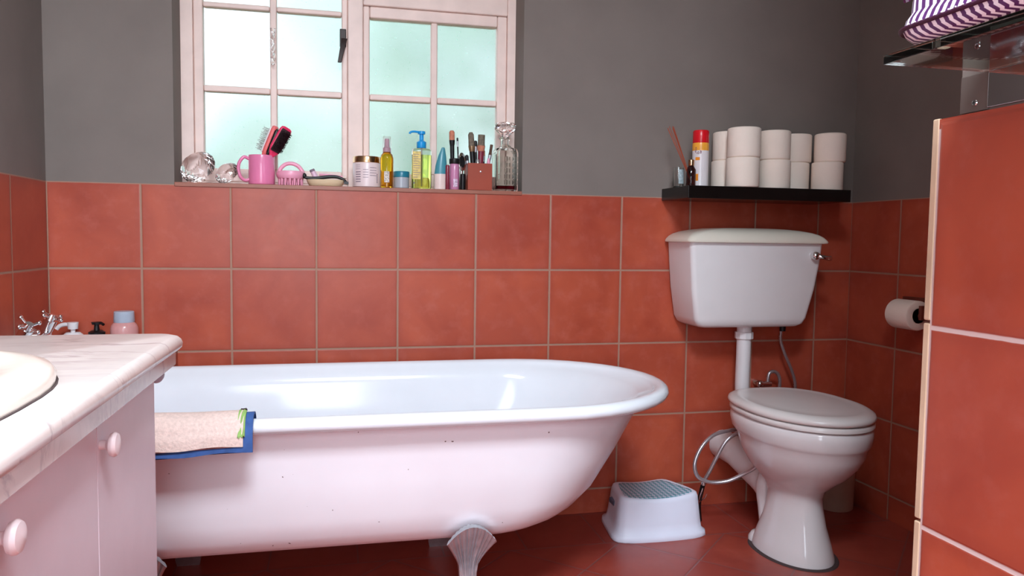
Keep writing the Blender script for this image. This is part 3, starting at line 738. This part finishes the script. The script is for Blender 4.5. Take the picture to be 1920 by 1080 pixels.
# mug
MC = (.586, .045)
t = thing('mug', (MC[0], MC[1], S), 'pink ceramic mug holding two hairbrushes on the window sill', 'mug')
obj('mug_body', B().lathe([(.0, 0), (.036, 0), (.0385, .002), (.039, .004), (.0392, .088), (.0385, .090), (.0365, .0885), (.0355, .082), (.0355, .006), (0, .005)], (MC[0], MC[1], S), 44), M['pink'], t)
obj('handle', B().tube([(MC[0]-.036, MC[1]-.01, S+.078), (MC[0]-.050, MC[1]-.014, S+.083), (MC[0]-.063, MC[1]-.018, S+.066), (MC[0]-.066, MC[1]-.018, S+.045), (MC[0]-.060, MC[1]-.017, S+.022), (MC[0]-.047, MC[1]-.013, S+.012), (MC[0]-.036, MC[1]-.01, S+.016)], .005, 12, 6), M['pink'], t)
def brush(name, base, tip, wdir, body_w, body_th, hm, bm_, pins, label, L0=.085, bl=.02):
    """handle inside the mug at base, head reaching tip; bristles leave the head along wdir"""
    base = Vector(base); tip = Vector(tip); ax = (tip-base).normalized(); wd = (Vector(wdir)-ax*Vector(wdir).dot(ax)).normalized(); sd = ax.cross(wd)
    L = (tip-base).length
    m = Matrix((( sd.x, wd.x, ax.x, base.x), (sd.y, wd.y, ax.y, base.y), (sd.z, wd.z, ax.z, base.z), (0, 0, 0, 1)))
    t = thing(name, tuple(base), label, 'hairbrush')
    z0 = L-L0
    def rg(w, th, z): return [(x, y, z) for x, y, _ in rrect(-w/2, w/2, -th/2, th/2, 0, th*.48, 4)]
    b = B().loft([rg(.010, .008, 0), rg(.012, .010, .01), rg(.011, .009, z0*.7), rg(.014, .010, z0-.008), rg(body_w*.8, body_th, z0+.006), rg(body_w, body_th, z0+.02), rg(body_w, body_th, L-.012), rg(body_w*.85, body_th, L-.003), rg(body_w*.5, body_th*.7, L)])
    obj('brush_body', b.xf(m), hm, t, sharp=60)
    b = B().loft([rg(body_w*.75, .003, z0+.008), rg(body_w*.78, .006, z0+.012), rg(body_w*.78, .006, L-.012), rg(body_w*.7, .003, L-.008)]); b.xf(Matrix.Translation((0, body_th/2+.0015, 0)))
    obj('cushion', b.xf(m), bm_, t)
    if pins:
        b = B().loft([rg(body_w*.9, .006, z0+.006), rg(body_w, .014, z0+.016), rg(body_w, .014, L-.016), rg(body_w*.8, .006, L-.008)]); b.xf(Matrix.Translation((0, -body_th/2-.004, 0)))
        bp = obj('back_plate', b.xf(m), M['blackm'], t); bp['label'] = 'glossy black back'
    b = B(); rnd = random.Random(3)
    nz, nx = (15, 5) if pins else (26, 9)
    for i in range(nz):
        for j in range(nx):
            z = z0+.014+(L0-.03)*i/(nz-1); x = (-.5+j/(nx-1))*body_w*.66
            spl = .25*(j/(nx-1)-.5)
            e = Vector((x+spl*bl*2, body_th/2+bl*rnd.uniform(.85, 1.05), z+rnd.uniform(-.002, .003)))
            b.cyl((x, body_th/2, z), e, .0007 if pins else .0013, .0006 if pins else .0008, 5)
            if pins: b.ball(e, .0012, seg=6)
    obj('bristles', b.xf(m), M['pins'] if pins else M['bristle'], t)
    return t
brush('hairbrush', (.562, .052, S+.010), (.629, .052, S+.182), (-1, .35, .25), .030, .016, M['salmon'], M['can'], True, 'salmon pink paddle hairbrush with pale ball-tipped pins, left brush in the mug', .098, .022)
brush('hairbrush', (.573, .030, S+.010), (.664, .026, S+.176), (.40, -.9, -.1), .038, .012, M['hot'], M['bristle'], False, 'hot pink hairbrush with dark maroon bristles, right brush in the mug', .092, .017)
# scalp massager
MX = .672; MY = .045
t = thing('scalp_massager', (MX, MY, S), 'pink scalp massager with a loop handle and soft teeth beside the mug', 'massage brush')
b = B().lathe([(.030, .020), (.038, .021), (.042, .027), (.043, .036), (.040, .044), (.0, .048)], (MX, MY, S), 36); obj('massager_body', b, M['pinkp'], t)
b = B(); b.tube([(MX-.036, MY, S+.036), (MX-.030, MY, S+.052), (MX-.015, MY, S+.066), (MX+.004, MY, S+.069), (MX+.022, MY, S+.062), (MX+.034, MY, S+.048), (MX+.038, MY, S+.036)], .006, 12, 6); obj('loop_handle', b, M['pinkp'], t)
b = B()
for rr, n_ in ((.034, 16), (.022, 10), (.010, 5)):
    for i in range(n_):
        a = 2*PI*i/n_; b.cyl((MX+rr*math.cos(a), MY+rr*math.sin(a), S+.022), (MX+rr*1.03*math.cos(a), MY+rr*1.03*math.sin(a), S), .0042, .0022, 8)
obj('teeth', b, M['pinkp'], t)
# soap dish with bits
DX, DY = .778, .040
t = thing('soap_dish', (DX, DY, S), 'cream oval dish holding a black strap and a small pink tube on the sill', 'dish')
R_ = [superell(DX, DY, a, b_, z, 40, 2.6) for z, a, b_ in ((S, .046, .026), (S+.002, .050, .029), (S+.012, .056, .034), (S+.020, .059, .036), (S+.0205, .0575, .0345), (S+.013, .053, .031), (S+.006, .047, .026))]
obj('dish_body', B().loft(R_), M['cream'], t, sharp=60)
t = thing('hair_clip', (DX, DY-.01, S+.02), 'long black hair clip lying across the cream dish', 'hair clip')
b = B(); b.tube([(DX-.066, DY-.012, S+.034), (DX-.060, DY-.012, S+.026), (DX-.03, DY-.012, S+.0245), (DX+.01, DY-.012, S+.030), (DX+.035, DY-.012, S+.030), (DX+.055, DY-.014, S+.022), (DX+.063, DY-.018, S+.012)], .004, 10, 6, lambda k: .0058-.003*abs(k-.45)); b.ball((DX-.064, DY-.012, S+.031), .0085, (.8, .7, 1)); b.box(DX+.056, DX+.070, DY-.024, DY-.014, S+.008, S+.016)
obj('clip_body', b, M['blackm'], t)
t = thing('cream_tube', (DX-.04, DY, S+.02), 'small pale pink tube standing in the left end of the cream dish', 'tube')
b = B(); b.cyl((DX-.026, DY+.006, S+.020), (DX-.042, DY+.004, S+.052), .009, .0075); obj('tube_body', b, simple('pale_pink', srgb(228, 190, 210), .35), t)
b = B(); b.cyl((DX-.0395, DY+.0042, S+.046), (DX-.0425, DY+.004, S+.0528), .0082, .0078); obj('tube_cap', b, M['print'], t)
t = thing('razor', (DX+.02, DY+.01, S+.03), 'pink handled razor lying in the cream dish', 'razor')
b = B(); b.tube([(DX-.02, DY+.012, S+.038), (DX+.02, DY+.012, S+.036), (DX+.055, DY+.01, S+.031)], .004, 8, 4); obj('handle', b, M['pinkp'], t)
b = B(); b.box(DX+.052, DX+.064, DY-.004, DY+.024, S+.028, S+.034); obj('razor_head', b, simple('cream_plastic', srgb(230, 205, 190), .4), t, bevel=.001)
# jar with gold lid
c0 = (.905, .045, S)
t = thing('cream_jar', c0, 'large pearl white cosmetics jar with a copper gold lid on the sill', 'jar')
obj('jar_body', B().lathe([(.040, 0), (.0435, .003), (.0435, .075), (.0425, .077)], c0, 44), M['jar'], t)
obj('lid', B().lathe([(.0425, .077), (.0440, .078), (.0440, .094), (.0425, .097), (0, .0972)], c0, 44), M['gold'], t)
b = B()
for k in range(5): curved(b, c0, .0436, -52, -28, .016+k*.0075, .0185+k*.0075)
for k in range(4): curved(b, c0, .0436, 10, 40, .036+k*.008, .0375+k*.008)
for k in range(3): curved(b, c0, .0436, -52, -30, .056+k*.006, .057+k*.006)
for k in range(6): curved(b, c0, .0436, 42, 47, .014+k*.005, .0175+k*.005)
for k in range(4): curved(b, c0, .0436, -18, 4, .03+k*.008, .0312+k*.008)
obj('printing', b, M['print'], t)
# amber spray oil
c0 = (.966, .012, S)
t = thing('spray_bottle', c0, 'slim amber oil spray bottle with a clear cap on the sill', 'bottle')
obj('bottle_body', B().lathe([(.018, 0), (.0205, .003), (.0205, .092), (.018, .102), (.012, .110), (.009, .112)], c0, 32), M['amber'], t)
obj('label', (lambda b: (curved(b, c0, .0206, -28, 18, .016, .050, .0004), b)[1])(B()), simple('grey_label', srgb(196, 186, 176), .5, scale=200, var=.5), t)
obj('nozzle', B().lathe([(.010, .110), (.0125, .112), (.0120, .124), (.008, .128), (.0075, .150), (.006, .153)], c0, 24), simple('pale_nozzle', srgb(220, 190, 200), .3), t)
obj('cap', B().lathe([(.0135, .110), (.0135, .138), (.0125, .158), (.011, .1605), (.0105, .159), (.0118, .137), (.0128, .111)], c0, 28), M['clearpl'], t)
# small jar with teal lid
c0 = (1.0135, .035, S)
t = thing('cream_jar', c0, 'small clear cosmetics jar with a teal lid between the two yellow bottles', 'jar')
obj('jar_body', B().lathe([(.022, 0), (.0245, .002), (.0245, .035)], c0, 32), simple('grey_cream', srgb(168, 172, 180), .25), t)
obj('lid', B().lathe([(.0245, .035), (.0255, .036), (.0255, .052), (.024, .054), (0, .0542)], c0, 32), M['teal'], t)
# pump bottle
c0 = (1.077, .035, S)
t = thing('pump_bottle', c0, 'tall clear bottle of yellow gel with a bright blue pump on the sill', 'bottle')
R_ = lambda w, d, z: rrect(c0[0]-w, c0[0]+w, c0[1]-d, c0[1]+d, S+z, .012, 6)
obj('bottle_body', B().loft([R_(.029, .018, 0), R_(.0315, .020, .004), R_(.0315, .020, .120), R_(.029, .018, .127), R_(.014, .012, .130), R_(.012, .012, .134)]), M['glass'], t, sharp=60)
obj('gel', B().loft([R_(.0295, .018, .003), R_(.0295, .018, .108)]), M['liquid'], t, sharp=60)
b = B(); b.box(c0[0]-.030, c0[0]-.004, c0[1]-.0204, c0[1]-.0200, S+.030, S+.118); obj('label', b, simple('straw_label', srgb(214, 190, 110), .5, scale=120, var=.2), t)
b = B()
for k in range(11): b.box(c0[0]-.028, c0[0]-.013+.004*(k % 3), c0[1]-.0207, c0[1]-.0204, S+.036+k*.0072, S+.0375+k*.0072)
b.box(c0[0]-.027, c0[0]-.023, c0[1]-.0207, c0[1]-.0202, S+.016, S+.021)
obj('printing', b, M['print'], t)
obj('dip_tube', B().cyl((c0[0], c0[1], S+.01), (c0[0], c0[1], S+.134), .0025), M['can'], t)
b = B(); b.lathe([(.0145, .130), (.0155, .132), (.0155, .150), (.009, .154), (.007, .156), (.007, .174), (.012, .175), (.0125, .181), (.011, .184), (0, .184)], c0, 28)
b.tube([(c0[0]-.006, c0[1], S+.181), (c0[0]-.025, c0[1]-.004, S+.182), (c0[0]-.036, c0[1]-.006, S+.179), (c0[0]-.038, c0[1]-.006, S+.174)], .0035, 10, 4)
obj('pump', b, M['blue'], t)
# squeeze tube standing on its cap end
c0 = (1.140, .035, S)
t = thing('squeeze_tube', c0, 'tapering white and teal squeeze tube left of the pink spray bottle', 'tube')
def lens(w, d, z, dx=0): return superell(c0[0]+dx, c0[1], w, d, S+z, 28)
obj('tube_body', B().loft([lens(.0215, .014, 0), lens(.023, .015, .004), lens(.0215, .0145, .05)], cap1=False), simple('tube_white', srgb(228, 206, 200), .3), t, sharp=60)
obj('tube_end', B().loft([lens(.0215, .0145, .05), lens(.0185, .012, .078, .001), lens(.013, .0075, .108, .004), lens(.006, .002, .132, .007), lens(.004, .0008, .136, .007)], cap0=False), simple('tube_teal', srgb(70, 140, 155), .3), t, sharp=60)
# pink spray bottle and brushes
c0 = (1.182, .020, S)
t = thing('setting_spray_bottle', c0, 'slim mauve spray bottle with a black collar beside the rust coloured box', 'bottle')
obj('bottle_body', B().lathe([(.014, 0), (.0155, .002), (.0155, .080), (.013, .084)], c0, 28), M['mauve'], t)
obj('collar', B().lathe([(.0165, .083), (.017, .084), (.017, .098), (.015, .100), (0, .1)], c0, 28), M['blackm'], t)
b = B(); curved(b, c0, .0156, -20, 30, .008, .034); obj('label', b, simple('pale_sticker', srgb(205, 180, 200), .5, scale=300, var=.5), t)
tag(obj('lip_gloss_tube', B().lathe([(.006, 0), (.0065, .001), (.0065, .075), (.005, .078), (0, .078)], (1.1585, .012, S), 16), M['maroon'], loc=(1.1585, .012, S)), 'thin maroon tube squeezed against the mauve spray bottle', 'tube')
def mbrush(base, tip, hm, fm, fw, fl, flat_, label, hr=.0035, ferr=None):
    base = Vector(base); tip = Vector(tip); ax = (tip-base).normalized(); L = (tip-base).length
    t = thing('makeup_brush', tuple(base), label, 'makeup brush', 'makeup brushes on the sill')
    obj('handle', B().lathe([(hr*.6, 0), (hr, L*.3), (hr*1.15, L-fl-.018)], base, 14, ax), hm, t)
    obj('ferrule', B().lathe([(hr*1.15, L-fl-.018), (hr*1.35, L-fl-.012), (hr*1.5, L-fl)], base, 14, ax), ferr or M['steel'], t)
    b = B().lathe([(hr*1.4, L-fl), (fw, L-fl*.6), (fw, L-fl*.2), (fw*.6, L-.001), (0, L)] if not flat_ else [(hr*1.4, L-fl), (fw, L-fl*.7), (fw, L), (0, L)], base, 16, ax)
    obj('brush_hair', b, fm, t, sharp=50)
    return t
mbrush((1.182, .052, S), (1.177, .050, S+.194), M['blackm'], M['tan'], .009, .032, False, 'tan-haired makeup brush with a black handle behind the mauve bottle', .0065, M['blackm'])
mbrush((1.204, .050, S), (1.196, .055, S+.172), M['blackm'], M['blackm'], .003, .012, False, 'very thin black makeup brush between the tan brush and the box', .0022)
tag(obj('mascara_tube', B().lathe([(.0085, 0), (.009, .002), (.009, .050), (.007, .052), (0, .052)], (1.210, .022, S), 20), M['blackm'], loc=(1.210, .022, S)), 'short black mascara tube against the rust coloured box', 'tube')
# silver compact leaning
t = thing('compact_mirror', (1.213, .066, S), 'round silver and black compact leaning behind the short black tube', 'compact')
b = B().lathe([(.020, 0), (.0225, .001), (.0225, .006), (.020, .007), (0, .007)], (0, 0, 0), 28, (0, 0, 1))
mm = Matrix.Translation((1.2125, .070, S+.0945)) @ Matrix.Rotation(.35, 4, 'Z') @ Matrix.Rotation(PI/2-.15, 4, 'X')
b.xf(Matrix.Diagonal((.62, 1.35, 1, 1))); obj('compact_case', b.xf(mm), M['chrome'], t)
b = B().lathe([(.012, -.0008), (.012, 0), (0, 0)], (0, 0, 0), 24); b = B().lathe([(0, .0071), (.015, .0071), (.015, .0078), (0, .0078)], (0, 0, 0), 24)
b.xf(Matrix.Diagonal((.62, 1.35, 1, 1))); obj('compact_inlay', b.xf(mm), M['blackm'], t)
b = B(); b.cyl((1.2125, .072, S), (1.2125, .072, S+.066), .006); obj('compact_stand', b, M['chrome'], t)
# rust box with brushes
HX0, HX1, HY0, HY1, HH = 1.2225, 1.302, -.002, .076, .086
t = thing('brush_box', ((HX0+HX1)/2, .037, S), 'rust coloured box with a small stud, packed with makeup brushes on the sill', 'box')
b = B(); w = .003
b.box(HX0, HX1, HY0, HY0+w, S, S+HH); b.box(HX0, HX1, HY1-w, HY1, S, S+HH); b.box(HX0, HX0+w, HY0+w, HY1-w, S, S+HH); b.box(HX1-w, HX1, HY0+w, HY1-w, S, S+HH); b.box(HX0+w, HX1-w, HY0+w, HY1-w, S, S+w)
obj('box_body', b, M['rust'], t, bevel=.001)
obj('stud', B().lathe([(.003, 0), (.0028, .001), (0, .002)], (1.264, HY0, S+.059), 14, (0, -1, 0)), M['steel'], t)
zb = S+.004
mbrush((1.250, .030, zb), (1.236, .030, S+.188), M['blackm'], M['grey'], .0095, .045, False, 'thick grey round-tipped makeup brush in the rust coloured box', .0075, simple('taupe_ferrule', srgb(150, 125, 95), .3, .6))
mbrush((1.266, .030, zb), (1.271, .026, S+.180), M['maroon'], M['grey'], .0115, .035, True, 'flat-topped grey makeup brush with a maroon handle in the rust coloured box', .009, M['tan'])
mbrush((1.262, .055, zb), (1.256, .055, S+.165), M['blackm'], M['blackm'], .006, .02, False, 'black-tipped makeup brush behind the flat-topped brush', .004)
mbrush((1.280, .050, zb), (1.284, .055, S+.135), M['blackm'], M['tan'], .005, .02, False, 'short tan-tipped makeup brush right of the flat-topped brush', .004)
mbrush((1.284, .030, zb), (1.305, .028, S+.150), M['pinkp'], simple('brown_sponge', srgb(92, 66, 52), .8), .0048, .034, True, 'slanting brown applicator with a pale pink handle at the right of the box', .004)
mbrush((1.240, .055, zb), (1.228, .060, S+.118), M['steel'], M['blackm'], .006, .02, False, 'short black makeup brush leaning left in the rust coloured box', .004)
tag(obj('eyeshadow_stick', B().lathe([(.005, 0), (.0055, .001), (.0055, .085), (.003, .10), (0, .101)], (1.292, .012, zb), 16), M['pinkp'], loc=(1.292, .012, zb)), 'pale pink cosmetic stick at the front right corner of the rust coloured box', 'makeup stick')
tag(obj('lipstick', B().lathe([(.007, 0), (.0075, .001), (.0075, .082), (.006, .095), (0, .097)], (1.2565, .010, zb), 20), M['chrome'], loc=(1.2565, .010, zb)), 'silver lipstick at the front of the rust coloured box', 'lipstick')
# decanter
DC = (1.354, .045, S)
t = thing('decanter', DC, 'cut glass decanter with faceted stopper and a little red liquid on the sill', 'decanter')
def sq(w, z, ch=.22):
    c = w*ch; return [(DC[0]+x, DC[1]+y, S+z) for x, y in ((w, w-c), (w-c, w), (-w+c, w), (-w, w-c), (-w, -w+c), (-w+c, -w), (w-c, -w), (w, -w+c))]
obj('decanter_body', B().loft([sq(.036, 0), sq(.038, .003), sq(.038, .125), sq(.034, .138), sq(.018, .146, .4), sq(.0135, .152, .5), sq(.0135, .168, .5), sq(.019, .174, .5), sq(.019, .177, .5), sq(.0105, .177, .5), sq(.0105, .150, .5), sq(.015, .142, .4), sq(.030, .132), sq(.033, .122), sq(.033, .006)]), M['cut'], t, flat=True)
b = B()
for k in range(3):
    for j in range(5):
        z = .020+j*.019; x = -.026+k*.026
        b.loft([[(DC[0]+x-.010, DC[1]-.038, S+z), (DC[0]+x+.010, DC[1]-.038, S+z), (DC[0]+x+.010, DC[1]-.038, S+z+.016), (DC[0]+x-.010, DC[1]-.038, S+z+.016)],
                [(DC[0]+x-.004, DC[1]-.0405, S+z+.005), (DC[0]+x+.004, DC[1]-.0405, S+z+.005), (DC[0]+x+.004, DC[1]-.0405, S+z+.011), (DC[0]+x-.004, DC[1]-.0405, S+z+.011)]], cap0=False)
obj('cut_facets', b, M['cut'], t, flat=True)
obj('red_liquid', B().loft([sq(.0325, .0065), sq(.0325, .0175)]), M['winered'], t, flat=True)
n8 = lambda r, z, ph=0: [(DC[0]+r*math.cos(2*PI*(i+ph)/8), DC[1]+r*math.sin(2*PI*(i+ph)/8), S+z) for i in range(8)]
obj('stopper', B().loft([n8(.009, .155), n8(.0095, .177), n8(.013, .182), n8(.026, .193, .5), n8(.036, .204), n8(.036, .216, .5), n8(.030, .224), n8(.018, .226, .5)]), M['crystal'], t, flat=True)

# ------------------------------------------------------------------ step stool
t = thing('step_stool', (1.79, -.16, 0), 'low white plastic step stool with a teal anti-slip top beside the toilet', 'step stool')
def trap(z, xl, xr, yf, yb, xbl, xbr, bow, r=.0, n=10):
    """front edge bows out, back edge bows in"""
    P_ = []
    for i in range(n+1):
        u = i/n; P_.append((xl+(xr-xl)*u, yf-bow*math.sin(PI*u), z))
    for i in range(1, n): 
        u = i/n; P_.append((xr+(xbr-xr)*u, yf+(yb-yf)*u, z))
    for i in range(n+1):
        u = i/n; P_.append((xbr+(xbl-xbr)*u, yb-bow*.9*math.sin(PI*u), z))
    for i in range(1, n):
        u = i/n; P_.append((xbl+(xl-xbl)*u, yb+(yf-yb)*u, z))
    return P_
def rnd(P_, r=.02, it=3):
    Q = [Vector(p) for p in P_]
    for _ in range(it): Q = [(Q[i-1]+Q[i]*2+Q[(i+1) % len(Q)])/4 for i in range(len(Q))]
    return Q
def dip(ring, c=(1.79, -.16)): return [(p[0], p[1], p[2]-.010*(1-min(1, abs(p[0]-c[0])/.125)**2)) for p in ring]
T_ = lambda z, o, dp=True: (dip(rnd(trap(z, 1.668-o, 1.944+o, -.262-o*.6, -.078+o, 1.700-o, 1.892+o, .012))) if dp else rnd(trap(z, 1.668-o, 1.944+o, -.262-o*.6, -.078+o, 1.700-o, 1.892+o, .012)))
obj('stool_body', B().loft([T_(0, .024, 0), T_(.004, .027, 0), T_(.018, .025, 0), T_(.026, .014, 0), T_(.05, .010, 0), T_(.125, .001), T_(.137, -.003), T_(.1405, -.009), T_(.1395, -.017)], cap1=False), M['stool'], t, sharp=60)
obj('antislip_top', B().loft([T_(.139, -.0165), T_(.1405, -.018), T_(.1405, -.03), T_(.1405, -.05), T_(.1405, -.066)]), M['slip'], t, sharp=60)
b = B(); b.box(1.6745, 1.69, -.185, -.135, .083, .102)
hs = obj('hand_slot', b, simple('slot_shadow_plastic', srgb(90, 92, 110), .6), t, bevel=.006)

# ------------------------------------------------------------------ light
W = bpy.data.worlds.new('daylight'); bpy.context.scene.world = W; W.use_nodes = True
nt = W.node_tree; nt.nodes.clear()
wo = nt.nodes.new('ShaderNodeOutputWorld'); bg = nt.nodes.new('ShaderNodeBackground'); nt.links.new(bg.outputs[0], wo.inputs[0])
tc = nt.nodes.new('ShaderNodeTexCoord'); nz = nt.nodes.new('ShaderNodeTexNoise'); nz.inputs['Scale'].default_value = 2.5
cr_ = nt.nodes.new('ShaderNodeValToRGB'); cr_.color_ramp.elements[0].color = (.62, .80, 1, 1); cr_.color_ramp.elements[1].color = (1, 1, 1, 1)
cr_.color_ramp.elements[0].position = .35; cr_.color_ramp.elements[1].position = .65
nt.links.new(tc.outputs['Generated'], nz.inputs[0]); nt.links.new(nz.outputs[0], cr_.inputs[0]); nt.links.new(cr_.outputs[0], bg.inputs[0]); bg.inputs[1].default_value = 2.2

def area(name, loc, rot, sx, sy, power, col):
    L = bpy.data.lights.new(name, 'AREA'); L.shape = 'RECTANGLE'; L.size = sx; L.size_y = sy; L.energy = power; L.color = col
    o = bpy.data.objects.new(name, L); COL.objects.link(o); o.location = loc; o.rotation_euler = rot; return o
area('roof_window_daylight', (.95, -2.65, H+.10), (0, 0, 0), .72, .72, 128, (.80, .91, 1.0))
area('rear_fill_daylight', (.55, YF+.03, 1.35), (PI/2, 0, 0), .9, 1.5, 46, (.78, .89, 1.0))  # lamp added behind the camera to brighten the partition; front wall has no doorway

# ------------------------------------------------------------------ camera
f, yaw, pit, rol = 1437.8, .2264, .0643, .0132
c, s = math.cos(yaw), math.sin(yaw)
fw = Vector((s*math.cos(pit), c*math.cos(pit), -math.sin(pit))); r0 = Vector((c, -s, 0)); u0 = r0.cross(fw)
rr = math.cos(rol)*r0+math.sin(rol)*u0; uu = -math.sin(rol)*r0+math.cos(rol)*u0
cam = bpy.data.cameras.new('camera'); cam.sensor_width = 36; cam.lens = 36*f/1920; cam.clip_start = .02
co = bpy.data.objects.new('camera', cam); COL.objects.link(co)
co.matrix_world = Matrix(((rr.x, uu.x, -fw.x, .8082), (rr.y, uu.y, -fw.y, -2.4528), (rr.z, uu.z, -fw.z, .9363), (0, 0, 0, 1)))
sc = bpy.context.scene; sc.camera = co
sc.view_settings.view_transform = 'Standard'; sc.view_settings.look = 'None'; sc.view_settings.gamma = 1; sc.view_settings.exposure = -.07
sc.cycles.use_denoising = True
sc.cycles.max_bounces = 10; sc.cycles.transmission_bounces = 10; sc.cycles.diffuse_bounces = 5; sc.cycles.glossy_bounces = 5
sc.cycles.sample_clamp_indirect = 6; sc.cycles.caustics_reflective = True; sc.cycles.blur_glossy = .3
